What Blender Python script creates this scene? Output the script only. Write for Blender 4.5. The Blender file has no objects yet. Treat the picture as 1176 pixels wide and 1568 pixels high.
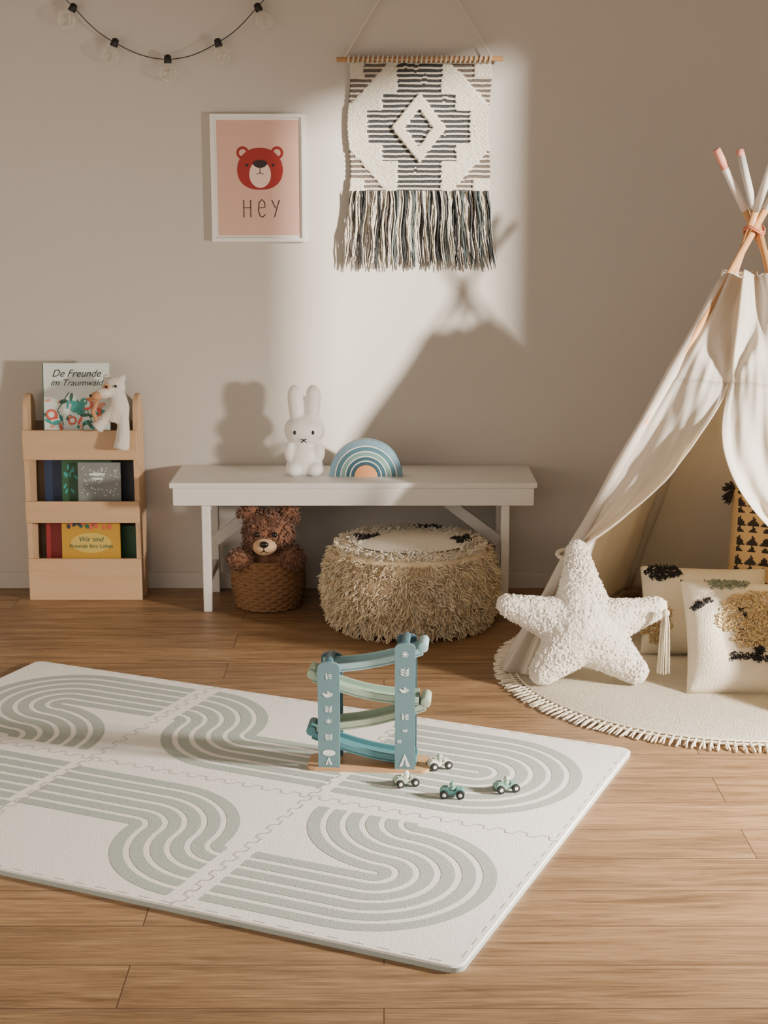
import bpy, math, random
from mathutils import Vector, Matrix, noise
random.seed(7)
R = random.random
def U(a,b): return a+(b-a)*R()

def C(r,g,b):
    def l(c):
        c/=255.0
        return c/12.92 if c<=.04045 else ((c+.055)/1.055)**2.4
    return (l(r),l(g),l(b),1)

# ------------------------------------------------------------------ materials
def pbr(name,col,rough=.7,var=0,vs=20,bump=0,bs=60,sheen=0,metal=0,col2=None,stretch=None,coat=0):
    m=bpy.data.materials.new(name); m.use_nodes=True
    nt=m.node_tree; b=nt.nodes['Principled BSDF']
    b.inputs['Base Color'].default_value=col
    b.inputs['Roughness'].default_value=rough
    b.inputs['Metallic'].default_value=metal
    if sheen: b.inputs['Sheen Weight'].default_value=sheen
    if coat: b.inputs['Coat Weight'].default_value=coat
    tc=nt.nodes.new('ShaderNodeTexCoord')
    mp=nt.nodes.new('ShaderNodeMapping')
    if stretch: mp.inputs['Scale'].default_value=stretch
    nt.links.new(tc.outputs['Object'],mp.inputs['Vector'])
    n=nt.nodes.new('ShaderNodeTexNoise'); n.inputs['Scale'].default_value=vs; n.inputs['Detail'].default_value=4
    nt.links.new(mp.outputs[0],n.inputs['Vector'])
    mx=nt.nodes.new('ShaderNodeMixRGB')
    mx.inputs[1].default_value=col
    if col2 is None: col2=tuple(c*(1-max(var,.04)) for c in col[:3])+(1,)
    mx.inputs[2].default_value=col2
    nt.links.new(n.outputs['Fac'],mx.inputs[0]); nt.links.new(mx.outputs[0],b.inputs['Base Color'])
    if bump:
        n2=nt.nodes.new('ShaderNodeTexNoise'); n2.inputs['Scale'].default_value=bs; n2.inputs['Detail'].default_value=3
        nt.links.new(mp.outputs[0],n2.inputs['Vector'])
        bp=nt.nodes.new('ShaderNodeBump'); bp.inputs['Strength'].default_value=bump; bp.inputs['Distance'].default_value=.01
        nt.links.new(n2.outputs['Fac'],bp.inputs['Height']); nt.links.new(bp.outputs[0],b.inputs['Normal'])
    return m

def wood(name,c1,c2,rough=.5,axis='X',sc=1):
    st={'X':(1.5*sc,22*sc,22*sc),'Z':(22*sc,22*sc,1.5*sc)}[axis]
    return pbr(name,c1,rough,col2=c2,vs=2.2,stretch=st,bump=.08,bs=3)

def cloth_mat(name,col,trans=.35,tcol=None):
    m=pbr(name,col,.9,bump=.15,bs=500)
    nt=m.node_tree; out=nt.nodes['Material Output']; b=nt.nodes['Principled BSDF']
    t=nt.nodes.new('ShaderNodeBsdfTranslucent'); t.inputs['Color'].default_value=tcol or col
    mx=nt.nodes.new('ShaderNodeMixShader'); mx.inputs[0].default_value=trans
    nt.links.new(b.outputs[0],mx.inputs[1]); nt.links.new(t.outputs[0],mx.inputs[2]); nt.links.new(mx.outputs[0],out.inputs[0])
    return m

def floor_mat():
    m=bpy.data.materials.new('oak_floor'); m.use_nodes=True; nt=m.node_tree; b=nt.nodes['Principled BSDF']
    L=nt.links.new; N=nt.nodes.new
    tc=N('ShaderNodeTexCoord')
    br=N('ShaderNodeTexBrick'); br.offset=.37; br.offset_frequency=2
    br.inputs['Scale'].default_value=1; br.inputs['Brick Width'].default_value=1.25; br.inputs['Row Height'].default_value=.15
    br.inputs['Mortar Size'].default_value=.0015; br.inputs['Mortar Smooth'].default_value=.3; br.inputs['Bias'].default_value=0
    br.inputs['Color1'].default_value=(.0,.0,.0,1); br.inputs['Color2'].default_value=(1,1,1,1); br.inputs['Mortar'].default_value=(.5,.5,.5,1)
    L(tc.outputs['Object'],br.inputs['Vector'])
    ad=N('ShaderNodeVectorMath'); ad.operation='MULTIPLY_ADD'
    L(br.outputs['Color'],ad.inputs[0]); ad.inputs[1].default_value=(3.7,9.1,5.3); L(tc.outputs['Object'],ad.inputs[2])
    mp=N('ShaderNodeMapping'); mp.inputs['Scale'].default_value=(1.6,20,1); L(ad.outputs[0],mp.inputs[0])
    n1=N('ShaderNodeTexNoise'); n1.inputs['Scale'].default_value=2.0; n1.inputs['Detail'].default_value=8; n1.inputs['Roughness'].default_value=.66; n1.inputs['Distortion'].default_value=.6
    L(mp.outputs[0],n1.inputs['Vector'])
    mp2=N('ShaderNodeMapping'); mp2.inputs['Scale'].default_value=(9,170,1); L(ad.outputs[0],mp2.inputs[0])
    n2=N('ShaderNodeTexNoise'); n2.inputs['Scale'].default_value=1.5; n2.inputs['Detail'].default_value=4; L(mp2.outputs[0],n2.inputs['Vector'])
    cr=N('ShaderNodeValToRGB'); e=cr.color_ramp.elements
    e[0].position=.3; e[0].color=C(112,85,58); e[1].position=.72; e[1].color=C(176,142,104)
    x=cr.color_ramp.elements.new(.5); x.color=C(150,118,84)
    L(n1.outputs['Fac'],cr.inputs[0])
    m1=N('ShaderNodeMixRGB'); m1.blend_type='MULTIPLY'; m1.inputs[0].default_value=.55
    cr2=N('ShaderNodeValToRGB'); cr2.color_ramp.elements[0].position=.36; cr2.color_ramp.elements[0].color=(.5,.46,.42,1); cr2.color_ramp.elements[1].position=.58
    L(n2.outputs['Fac'],cr2.inputs[0]); L(cr.outputs[0],m1.inputs[1]); L(cr2.outputs[0],m1.inputs[2])
    hs=N('ShaderNodeHueSaturation'); L(m1.outputs[0],hs.inputs['Color'])
    mr=N('ShaderNodeMapRange'); mr.inputs[3].default_value=.84; mr.inputs[4].default_value=1.10
    sp=N('ShaderNodeSeparateColor'); L(br.outputs['Color'],sp.inputs[0]); L(sp.outputs[0],mr.inputs[0]); L(mr.outputs[0],hs.inputs['Value'])
    m2=N('ShaderNodeMixRGB'); L(br.outputs['Fac'],m2.inputs[0]); L(hs.outputs[0],m2.inputs[1]); m2.inputs[2].default_value=C(82,60,40)
    L(m2.outputs[0],b.inputs['Base Color'])
    b.inputs['Roughness'].default_value=.45
    bp=N('ShaderNodeBump'); bp.inputs['Strength'].default_value=.12; bp.inputs['Distance'].default_value=.004
    L(n2.outputs['Fac'],bp.inputs['Height']); L(bp.outputs[0],b.inputs['Normal'])
    return m

# ------------------------------------------------------------------ mesh builder
class MB:
    def __init__(s): s.v=[];s.f=[];s.m=[];s.mats=[];s.sm=[]
    def mi(s,mat):
        if mat not in s.mats: s.mats.append(mat)
        return s.mats.index(mat)
    def add(s,vs,fs,mat,smooth=False):
        o=len(s.v); k=s.mi(mat)
        s.v+= [tuple(v) for v in vs]
        for f in fs: s.f.append(tuple(i+o for i in f)); s.m.append(k); s.sm.append(smooth)
    def box(s,x0,x1,y0,y1,z0,z1,mat,M=None):
        vs=[Vector((x,y,z)) for x in(x0,x1) for y in(y0,y1) for z in(z0,z1)]
        if M: vs=[M@v for v in vs]
        s.add(vs,[(0,1,3,2),(4,6,7,5),(0,4,5,1),(2,3,7,6),(0,2,6,4),(1,5,7,3)],mat)
    def prism(s,poly,d0,d1,mat,plane='XZ',M=None,smooth=False):
        def P(a,b,d): return Vector((a,d,b)) if plane=='XZ' else (Vector((a,b,d)) if plane=='XY' else Vector((d,a,b)))
        n=len(poly); vs=[P(a,b,d0) for a,b in poly]+[P(a,b,d1) for a,b in poly]
        if M: vs=[M@v for v in vs]
        s.add(vs,[tuple(range(n)),tuple(range(2*n-1,n-1,-1))],mat)
        s.add(vs,[(i,(i+1)%n,n+(i+1)%n,n+i) for i in range(n)],mat,smooth)
    def tube(s,pts,rad,mat,n=8,caps=True,smooth=True):
        pts=[Vector(p) for p in pts]
        if not isinstance(rad,(list,tuple)): rad=[rad]*len(pts)
        vs=[];fs=[];prev=None
        for i,p in enumerate(pts):
            t=(pts[min(i+1,len(pts)-1)]-pts[max(i-1,0)])
            if t.length<1e-9: t=Vector((0,0,1))
            t.normalize()
            if prev is None:
                a=t.orthogonal().normalized()
            else:
                a=(prev-t*prev.dot(t))
                a=a.normalized() if a.length>1e-6 else t.orthogonal().normalized()
            prev=a; b=t.cross(a)
            for k in range(n):
                an=2*math.pi*k/n; vs.append(p+(a*math.cos(an)+b*math.sin(an))*rad[i])
        for i in range(len(pts)-1):
            for k in range(n):
                k2=(k+1)%n; fs.append((i*n+k,i*n+k2,(i+1)*n+k2,(i+1)*n+k))
        if caps: fs+= [tuple(range(n-1,-1,-1)),tuple((len(pts)-1)*n+k for k in range(n))]
        s.add(vs,fs,mat,smooth)
    def sph(s,c,r,mat,M=None,seg=20,ring=12):
        if not isinstance(r,(list,tuple)): r=(r,r,r)
        c=Vector(c); vs=[];fs=[]
        for i in range(ring+1):
            ph=math.pi*i/ring
            for k in range(seg):
                a=2*math.pi*k/seg
                v=Vector((r[0]*math.sin(ph)*math.cos(a),r[1]*math.sin(ph)*math.sin(a),r[2]*math.cos(ph)))
                if M: v=M@v
                vs.append(c+v)
        for i in range(ring):
            for k in range(seg):
                k2=(k+1)%seg; fs.append((i*seg+k,(i+1)*seg+k,(i+1)*seg+k2,i*seg+k2))
        s.add(vs,fs,mat,True)
    def lathe(s,c,prof,mat,seg=48,smooth=True,M=None):
        c=Vector(c);vs=[];fs=[]
        for r,z in prof:
            for k in range(seg):
                a=2*math.pi*k/seg; v=Vector((r*math.cos(a),r*math.sin(a),z))
                if M: v=M@v
                vs.append(c+v)
        for i in range(len(prof)-1):
            for k in range(seg):
                k2=(k+1)%seg; fs.append((i*seg+k,i*seg+k2,(i+1)*seg+k2,(i+1)*seg+k))
        s.add(vs,fs,mat,smooth)
    def grid(s,fn,nu,nv,mat,smooth=True,matfn=None):
        vs=[fn(i/nu,j/nv) for j in range(nv+1) for i in range(nu+1)]
        o=len(s.v); s.v+=[tuple(v) for v in vs]
        for j in range(nv):
            for i in range(nu):
                a=j*(nu+1)+i
                s.f.append((o+a,o+a+1,o+a+nu+2,o+a+nu+1)); s.sm.append(smooth)
                s.m.append(s.mi(matfn((i+.5)/nu,(j+.5)/nv) if matfn else mat))
    def ribbon(s,pts,w,z,mat,tf):
        vs=[];n=len(pts)
        for i,p in enumerate(pts):
            a=Vector(pts[max(i-1,0)]);b=Vector(pts[min(i+1,n-1)]);t=(b-a).normalized();nn=Vector((-t.y,t.x))
            for sgn in(-1,1):
                q=Vector(p)+nn*w/2*sgn; vs.append(tf(q.x,q.y,z))
        s.add(vs,[(2*i,2*i+1,2*i+3,2*i+2) for i in range(n-1)],mat)
    def disc(s,cx,cz,rx,rz,y,mat,n=40,a0=0,a1=2*math.pi,rot=0):
        pts=[]
        for i in range(n+1):
            a=a0+(a1-a0)*i/n; x=rx*math.cos(a);z=rz*math.sin(a)
            pts.append((cx+x*math.cos(rot)-z*math.sin(rot),y,cz+x*math.sin(rot)+z*math.cos(rot)))
        s.add(pts,[tuple(range(n+1))],mat)
    def obj(s,name,bevel=0,parent=None,merge=False,fixn=True):
        me=bpy.data.meshes.new(name); me.from_pydata(s.v,[],s.f)
        for m in s.mats: me.materials.append(m)
        me.polygons.foreach_set('material_index',s.m); me.polygons.foreach_set('use_smooth',s.sm); me.update()
        if fixn:
            import bmesh
            bm=bmesh.new(); bm.from_mesh(me)
            if merge: bmesh.ops.remove_doubles(bm,verts=bm.verts,dist=1e-5)
            bmesh.ops.recalc_face_normals(bm,faces=bm.faces); bm.to_mesh(me); bm.free()
        o=bpy.data.objects.new(name,me); bpy.context.collection.objects.link(o)
        if bevel:
            b=o.modifiers.new('bevel','BEVEL'); b.width=bevel; b.segments=2; b.limit_method='ANGLE'; b.angle_limit=.7
        if parent: o.parent=parent
        return o
def empty(name,loc=(0,0,0)):
    e=bpy.data.objects.new(name,None); e.empty_display_size=.05; bpy.context.collection.objects.link(e); return e

def remesh(o,vox,smooth=6,disp=0,dscale=.02,fac=.5,disp2=0,dscale2=.01):
    r=o.modifiers.new('remesh','REMESH'); r.mode='VOXEL'; r.voxel_size=vox; r.use_smooth_shade=True
    if smooth:
        sm=o.modifiers.new('smooth','SMOOTH'); sm.factor=fac; sm.iterations=smooth
    for k,(d,ds) in enumerate(((disp,dscale),(disp2,dscale2))):
        if d:
            t=bpy.data.textures.new('tx','CLOUDS'); t.noise_scale=ds; t.noise_depth=2
            dm=o.modifiers.new('disp','DISPLACE'); dm.texture=t; dm.strength=d; dm.texture_coords='GLOBAL'; dm.mid_level=.5
    return o

def lock(mb,p,n,length,r,mat,curl=.01,grav=.5,k=5,nseg=3,turns=5.5,tip=.15):
    p=Vector(p); n=Vector(n).normalized(); d=n.copy()
    side=n.orthogonal().normalized(); side.rotate(Matrix.Rotation(U(0,6.28),3,n)); s2=n.cross(side)
    ph=U(0,6.28); pts=[];rad=[]
    step=length/k
    q=p-n*.003
    for i in range(k+1):
        t=i/k; off=(side*math.cos(ph+t*turns)+s2*math.sin(ph+t*turns))*curl*t**.5
        pts.append(q+off); rad.append(r*(1-.45*t) if i<k else r*tip)
        d=(d+Vector((U(-.2,.2),U(-.2,.2),-grav*.35))).normalized(); q=q+d*step
    mb.tube(pts,rad,mat,n=nseg,caps=False)

# ------------------------------------------------------------------ room
WY=5.22
wallm=pbr('wall_paint',C(202,196,187),.9,var=.03,vs=3,bump=.03,bs=220)
trimm=pbr('trim_paint',C(203,197,188),.6)
white=pbr('white_paint',C(232,229,224),.45,var=.03)
mb=MB(); mb.box(-2.6,2.7,WY,WY+.1,0,2.8,wallm); mb.obj('wall_back')
mb=MB(); mb.box(-2.7,-2.6,-1.6,WY+.1,0,2.8,wallm); mb.obj('wall_left')
wy0,wy1,wz0,wz1=2.32,3.08,.55,2.5
mb=MB()
mb.box(2.6,2.7,-1.6,wy0,0,2.8,wallm); mb.box(2.6,2.7,wy1,WY,0,2.8,wallm)
mb.box(2.6,2.7,wy0,wy1,0,wz0,wallm); mb.box(2.6,2.7,wy0,wy1,wz1,2.8,wallm)
mb.obj('wall_right')
mb=MB()
for (a,b,c,d) in ((wy0,wy0+.03,wz0,wz1),(wy1-.03,wy1,wz0,wz1),(wy0+.03,wy1-.03,wz0,wz0+.03),(wy0+.03,wy1-.03,wz1-.03,wz1)):
    mb.box(2.62,2.68,a,b,c,d,white)
mb.obj('window_1')
mb=MB(); mb.box(-2.7,2.7,-1.6,WY+.1,-.1,0,floor_mat()); mb.obj('floor')
mb=MB(); mb.box(-2.7,2.7,-1.6,WY+.1,2.8,2.9,wallm); mb.obj('ceiling')
mb=MB(); mb.box(-2.6,2.6,WY-.013,WY,0,.058,trimm); mb.obj('baseboard_back',bevel=.003)

# ------------------------------------------------------------------ bench
bw=pbr('bench_white',C(224,220,214),.5,var=.03)
mb=MB(); fy=4.885; by=5.205
mb.box(-.70,.50,fy-.005,by,.424,.442,bw)
mb.box(-.69,.49,fy,fy+.018,.365,.424,bw); mb.box(-.69,.49,by-.02,by-.002,.365,.424,bw)
for x in (-.69,.472): mb.box(x,x+.018,fy+.018,by-.02,.365,.424,bw)
for x0 in (-.60,.385):
    for y0 in (fy+.02,by-.05):
        mb.box(x0,x0+.028,y0,y0+.03,0,.424,bw)
    mb.box(x0+.004,x0+.024,fy+.05,by-.05,.09,.12,bw)
    mb.box(x0+.004,x0+.024,fy+.05,by-.05,.33,.40,bw)
def brace(xa,za,xb,zb,y):
    d=Vector((xb-xa,0,zb-za)); p=Vector((-d.z,0,d.x)).normalized()*.018
    a=Vector((xa,0,za));b=Vector((xb,0,zb))
    mb.prism([((a+p).x,(a+p).z),((b+p).x,(b+p).z),((b-p).x,(b-p).z),((a-p).x,(a-p).z)],y,y+.025,bw)
brace(-.575,.21,-.33,.40,5.04); brace(.39,.21,.14,.40,5.04)
mb.obj('bench',bevel=.003)

# ------------------------------------------------------------------ bookshelf
sw=wood('shelf_ash',C(210,176,140),C(190,154,116),.5,'X')
sx0,sx1,sy0,sy1=-1.213,-.828,5.06,5.2
mb=MB(); T=.016
prof=[]
for i in range(9):
    a=math.pi/2*i/8; prof.append((sy0+.075-.05*math.sin(a),.65+.05*math.cos(a)))
side=[(sy0+.008,0),(sy1,0),(sy1,.66),(sy1-.02,.69),(sy1-.045,.70)]+prof+[(sy0+.02,.6),(sy0+.008,.48)]
for x in (sx0,sx1-T): mb.prism(side,x,x+T,sw,plane='YZ')
for z0,z1 in ((.487,.587),(.27,.344),(0,.145)): mb.box(sx0,sx1,sy0-.006,sy0+.008,z0,z1,sw)
mb.box(sx0+T,sx1-T,sy0+.008,sy1,.487,.497,sw); mb.box(sx0+T,sx1-T,sy0+.008,sy1,.27,.28,sw); mb.box(sx0+T,sx1-T,sy0+.008,sy1,.05,.06,sw)
mb.box(sx0+T,sx1-T,sy1-.006,sy1,.06,.60,pbr('shelf_back',C(150,128,106),.8))
mb.obj('bookshelf',bevel=.002)

bt=empty('picture_books')
def book(name,x0,x1,z0,z1,y,cov,tilt=.12,th=.012):
    mb=MB(); pg=pbr('pages',C(235,230,218),.9)
    M=Matrix.Translation((0,y,z0))@Matrix.Rotation(-tilt,4,'X')
    h=z1-z0
    mb.box(x0,x1,0,.002,0,h,cov,M); mb.box(x0,x1,th-.002,th,0,h,cov,M); mb.box(x0,x0+.002,.002,th-.002,0,h,cov,M)
    mb.box(x0+.002,x1-.003,.002,th-.002,.003,h-.003,pg,M)
    return mb,M
def deco(mb,M,x,z,rx,rz,mat,y=-.0006,rot=0,n=20,a0=0,a1=6.2832):
    pts=[]
    for i in range(n):
        a=a0+(a1-a0)*i/n if a1-a0>6 else a0+(a1-a0)*i/(n-1)
        px=rx*math.cos(a);pz=rz*math.sin(a)
        pts.append(M@Vector((x+px*math.cos(rot)-pz*math.sin(rot),y,z+px*math.sin(rot)+pz*math.cos(rot))))
    mb.add(pts,[tuple(range(n))],mat)
def text(s,size,mat,M,parent,shear=0,name='lettering'):
    cu=bpy.data.curves.new(name,'FONT'); cu.body=s; cu.size=size; cu.align_x='CENTER'; cu.shear=shear; cu.materials.append(mat)
    o=bpy.data.objects.new(name,cu); bpy.context.collection.objects.link(o); o.matrix_world=M@Matrix.Rotation(math.pi/2,4,'X'); o.parent=parent; return o
cw=pbr('cover_white',C(222,232,226),.4); teal=pbr('ink_teal',C(60,155,148),.5); coral=pbr('ink_coral',C(212,92,70),.5); dgreen=pbr('ink_green',C(50,100,82),.5); ink=pbr('ink_dark',C(50,60,65),.5)
pinkl=pbr('ink_pink',C(225,160,140),.5)
mb,M=book('b',-1.145,-.925,.50,.807,5.09,cw,.1)
mb.box(-1.148,-1.145,0,.012,0,.307,dgreen,M)
random.seed(3)
for i in range(46):
    x=U(-1.135,-.935); z=U(.09,.2) if i%2 else U(.09,.15)
    deco(mb,M,x,z,U(.008,.018),U(.004,.008),random.choice([teal,coral,dgreen,pinkl,teal]),y=-.0006-.00005*i,rot=U(-1.5,1.5))
for x,z,r in ((-1.12,.135,.018),(-1.0,.17,.02),(-.955,.12,.018),(-1.05,.115,.014)):
    deco(mb,M,x,z,r,r,coral,y=-.004); deco(mb,M,x,z,r*.6,r*.6,cw,y=-.0043)
deco(mb,M,-1.03,.16,.026,.016,teal,y=-.0045,rot=.5); deco(mb,M,-1.01,.178,.012,.012,teal,y=-.0047); deco(mb,M,-1.006,.18,.004,.004,cw,y=-.005)
for x in (-1.08,-.98):
    mb.tube([M@Vector((x,-.001,.1)),M@Vector((x-.02,-.001,.15)),M@Vector((x+.02,-.001,.21))],.0015,dgreen,n=4)
mb.obj('book_forest',parent=bt)
text('De Freunde',.034,ink,M@Matrix.Translation((-1.035,-.001,.262)),bt,.4)
text('im Traumwald',.030,ink,M@Matrix.Translation((-1.035,-.001,.232)),bt,.4)
navy=pbr('cover_navy',C(38,56,88),.5); grn=pbr('cover_green',C(46,90,58),.5); gry=pbr('cover_grey',C(136,140,138),.4,var=.3,vs=40); blk=pbr('cover_black',C(45,48,55),.5)
pack=book
mb,M=pack('a',-1.165,-1.03,.285,.478,5.14,navy,.08); mb.obj('book_navy',parent=bt)
mb,M=pack('a',-1.10,-.93,.285,.472,5.115,grn,.08)
for i in range(10): deco(mb,M,U(-1.09,-1.05),U(.08,.17),.004,.01,teal,rot=U(-1,1),y=-.0006-.0001*i)
mb.obj('book_green',parent=bt)
mb,M=pack('a',-1.04,-.895,.285,.47,5.09,gry,.08)
for i in range(60): deco(mb,M,U(-1.03,-.905),U(.07,.17),.0022,.0022,cw,n=8)
deco(mb,M,-.975,.145,.028,.006,cw); deco(mb,M,-.975,.13,.02,.004,cw,y=-.0008)
mb.obj('book_grey',parent=bt)
mb,M=pack('a',-.97,-.855,.285,.465,5.14,blk,.08); mb.obj('book_black',parent=bt)
yel=pbr('cover_yellow',C(192,146,42),.5); red=pbr('cover_red',C(150,45,45),.5)
mb,M=pack('a',-1.165,-1.06,.065,.265,5.125,red,.08); mb.obj('book_red',parent=bt)
mb,M=pack('a',-1.105,-.905,.065,.262,5.095,yel,.08)
for i in range(16): deco(mb,M,U(-1.09,-.93),.185+U(-.008,.01),.006,.009,random.choice([dgreen,coral,ink]),rot=U(-1,1),y=-.0006-.0001*i)
deco(mb,M,-1.005,.125,.07,.035,pbr('cover_gold',C(206,178,86),.5),y=-.0008)
mb.obj('book_yellow',parent=bt)
text('Wir sind',.024,dgreen,M@Matrix.Translation((-1.005,-.0018,.13)),bt,.2)
text('Freunde fürs Leben',.019,dgreen,M@Matrix.Translation((-1.005,-.0018,.108)),bt,.2)
mb,M=pack('a',-.96,-.855,.065,.24,5.14,grn,.08); mb.obj('book_moss',parent=bt)

# plush lemur
plw=pbr('plush_cream',C(226,218,206),.95,bump=.6,bs=180,sheen=.3); plt=pbr('plush_tan',C(196,146,108),.9); blackm=pbr('black_bead',C(20,18,18),.3)
e=empty('stuffed_lemur')
mb=MB()
mb.sph((-.895,5.03,.735),(.040,.034,.036),plw)
mb.sph((-.925,5.005,.72),(.028,.022,.020),plw)
mb.sph((-.866,5.03,.766),(.014,.009,.014),plw); mb.sph((-.918,5.04,.768),(.014,.009,.012),plw)
mb.tube([(-.885,5.04,.71),(-.882,5.045,.67),(-.893,5.045,.62)],[.028,.036,.042],plw,n=12)
mb.tube([(-.872,5.035,.67),(-.865,5.02,.61),(-.870,5.022,.56),(-.876,5.02,.53)],[.020,.021,.025,.028],plw,n=10)
mb.tube([(-.90,5.03,.66),(-.935,5.025,.62),(-.955,5.025,.60)],[.018,.019,.024],plw,n=10)
o=mb.obj('body',parent=e); remesh(o,.004,5)
mb=MB()
mb.sph((-.944,4.993,.712),(.020,.018,.015),plt); mb.sph((-.962,4.986,.714),(.006,.006,.005),blackm)
mb.sph((-.912,4.992,.742),.0048,blackm); mb.sph((-.882,4.994,.744),.0048,blackm); mb.sph((-.912,4.997,.742),(.011,.005,.012),plt)
mb.sph((-.958,5.02,.70),(.02,.012,.012),plt)
mb.tube([(-.95,5.02,.69),(-.965,5.02,.655),(-.95,5.02,.62)],[.008,.008,.008],plt,n=6)
mb.obj('face',parent=e)

# ------------------------------------------------------------------ bunny lamp
e=empty('bunny_lamp'); bun=pbr('bunny_white',C(248,245,240),.45)
bx,byy=-.265,5.04; zb=.442
mb=MB()
mb.sph((bx,byy,zb+.06),(.055,.047,.064),bun); mb.sph((bx,byy,zb+.03),(.064,.052,.036),bun)
mb.sph((bx-.034,byy-.030,zb+.023),(.030,.032,.025),bun); mb.sph((bx+.034,byy-.030,zb+.023),(.030,.032,.025),bun)
mb.sph((bx-.047,byy-.015,zb+.078),(.022,.022,.036),bun); mb.sph((bx+.047,byy-.015,zb+.078),(.022,.022,.036),bun)
mb.sph((bx,byy,zb+.149),(.069,.054,.055),bun)
for sx in(-1,1):
    mb.tube([(bx+sx*.024,byy,zb+.18),(bx+sx*.027,byy,zb+.22),(bx+sx*.030,byy,zb+.26),(bx+sx*.030,byy,zb+.285),(bx+sx*.029,byy,zb+.300)],[.022,.026,.027,.023,.010],bun,n=14)
o=mb.obj('body',parent=e); remesh(o,.004,5)
mb=MB()
for sx in(-1,1):
    mb.sph((bx+sx*.030,byy-.0475,zb+.148),(.005,.004,.007),blackm)
    mb.tube([(bx-sx*.009,byy-.053,zb+.128),(bx,byy-.054,zb+.122),(bx+sx*.009,byy-.053,zb+.116)],.0018,blackm,n=6)
mb.obj('face',parent=e)

# ------------------------------------------------------------------ rainbow
mb=MB(); rx,ry=-.06,5.03
def arch(cx,z,r0,r1,y0,y1,mat,n=36):
    poly=[(cx+r1*math.cos(math.pi*i/n),z+r1*math.sin(math.pi*i/n)) for i in range(n+1)]
    if r0>0.001:
        vs=[];fs=[]
        for i in range(n+1):
            a=math.pi*i/n; c_,s_=math.cos(a),math.sin(a)
            for r in(r0,r1):
                for y in(y0,y1): vs.append((cx+r*c_,y,z+r*s_))
        for i in range(n):
            a=i*4;b=a+4
            fs+=[(a,b,b+2,a+2),(a+1,a+3,b+3,b+1),(a,a+1,b+1,b),(a+2,b+2,b+3,a+3)]
        fs+=[(0,2,3,1),(n*4,n*4+1,n*4+3,n*4+2)]
        mb.add(vs,fs,mat)
    else: mb.prism(poly,y0,y1,mat)
cols=[C(118,150,166),C(230,230,224),C(78,118,132),C(230,232,226),C(120,158,150),C(230,232,226),C(58,94,108),C(225,225,215),C(48,82,98)]
ws=[.018,.005,.013,.005,.011,.005,.011,.005,.010]
r=.122
for k,(c_,w_) in enumerate(zip(cols,ws)):
    arch(rx,.442,r-w_+.0006,r,4.995+(.0015 if k%2 else 0),5.04,pbr('rainbow_%d'%k,c_,.5)); r-=w_
arch(rx,.442,0,r-.0006,4.996,5.04,pbr('rainbow_core',C(212,148,100),.5))
mb.obj('rainbow_stacker')

# ------------------------------------------------------------------ teddy bear in basket
e=empty('wicker_basket')
wk=pbr('wicker',C(150,110,72),.7,var=.35,vs=60)
mb=MB(); cx,cy=-.39,5.0
for i in range(15):
    z=.006+i*.0112; rr=.105+.014*math.sin(math.pi*min(1,i/14*.9))
    for ph in (0,1):
        pts=[(cx+(rr+.0035*math.sin(k*math.pi*.5*1+ph*math.pi+i*math.pi))*math.cos(2*math.pi*k/72),cy+(rr+.0035*math.sin(k*math.pi*.5+ph*math.pi+i*math.pi))*math.sin(2*math.pi*k/72),z+ph*.004) for k in range(73)]
        mb.tube(pts,.0055,wk,n=6,caps=False)
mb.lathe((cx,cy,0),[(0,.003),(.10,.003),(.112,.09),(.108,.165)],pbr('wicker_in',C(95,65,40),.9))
mb.obj('weave',parent=e)
e=empty('teddy_bear')
fur=pbr('brown_fur',C(146,98,70),.95,sheen=.3,var=.3,vs=50,bump=.8,bs=140); fur2=pbr('brown_fur_dark',C(108,68,46),.95,sheen=.3); muz=pbr('muzzle_fur',C(210,174,138),.95,bump=.5,bs=150)
hx,hy,hz=-.385,4.965,.255
blobs=[((hx,hy,hz),(.080,.068,.074)),((hx-.064,hy+.01,hz+.064),(.032,.022,.032)),((hx+.068,hy+.01,hz+.064),(.032,.022,.032)),
 ((hx,hy+.01,.13),(.08,.07,.10)),((hx-.088,hy-.04,.175),(.042,.037,.032)),((hx+.078,hy-.045,.180),(.040,.037,.034)),((hx-.07,hy-.01,.185),(.035,.035,.03)),((hx+.068,hy-.01,.185),(.035,.035,.03))]
mb=MB()
for c_,r_ in blobs: mb.sph(c_,r_,fur)
o=mb.obj('body',parent=e); remesh(o,.006,4,disp=.012,dscale=.02)
mb=MB(); random.seed(11)
for bi,(c_,r_) in enumerate(blobs):
    if bi==3: continue
    cnt=int(9000*r_[0]*r_[2]*14)
    for i in range(min(cnt,1000)):
        z=U(-1,1);a=U(0,6.283);q=math.sqrt(1-z*z); n=Vector((q*math.cos(a),q*math.sin(a),z))
        if n.y>.5: continue
        p=Vector(c_)+Vector((n.x*r_[0],n.y*r_[1],n.z*r_[2]))
        lock(mb,p,n+Vector((U(-.5,.5),U(-.5,.5),U(-.5,.5))),.016,.0027,fur if R()<.7 else fur2,curl=.005,k=4,grav=.2,nseg=4,tip=.4)
mb.obj('curls',parent=e,fixn=False)
mb=MB(); mx,mz=hx-.008,hz-.03
mb.sph((mx,hy-.068,mz),(.040,.032,.030),muz); mb.sph((mx,hy-.098,mz+.014),(.015,.009,.011),blackm)
mb.tube([(mx,hy-.100,mz+.004),(mx,hy-.101,mz-.008)],.0015,blackm,n=5)
mb.tube([(mx-.012,hy-.097,mz-.012),(mx,hy-.101,mz-.008),(mx+.012,hy-.097,mz-.012)],.0015,blackm,n=5)
mb.sph((hx-.034,hy-.074,hz+.012),.009,blackm); mb.sph((hx+.026,hy-.076,hz+.012),.009,blackm)
mb.obj('face',parent=e)

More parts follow.
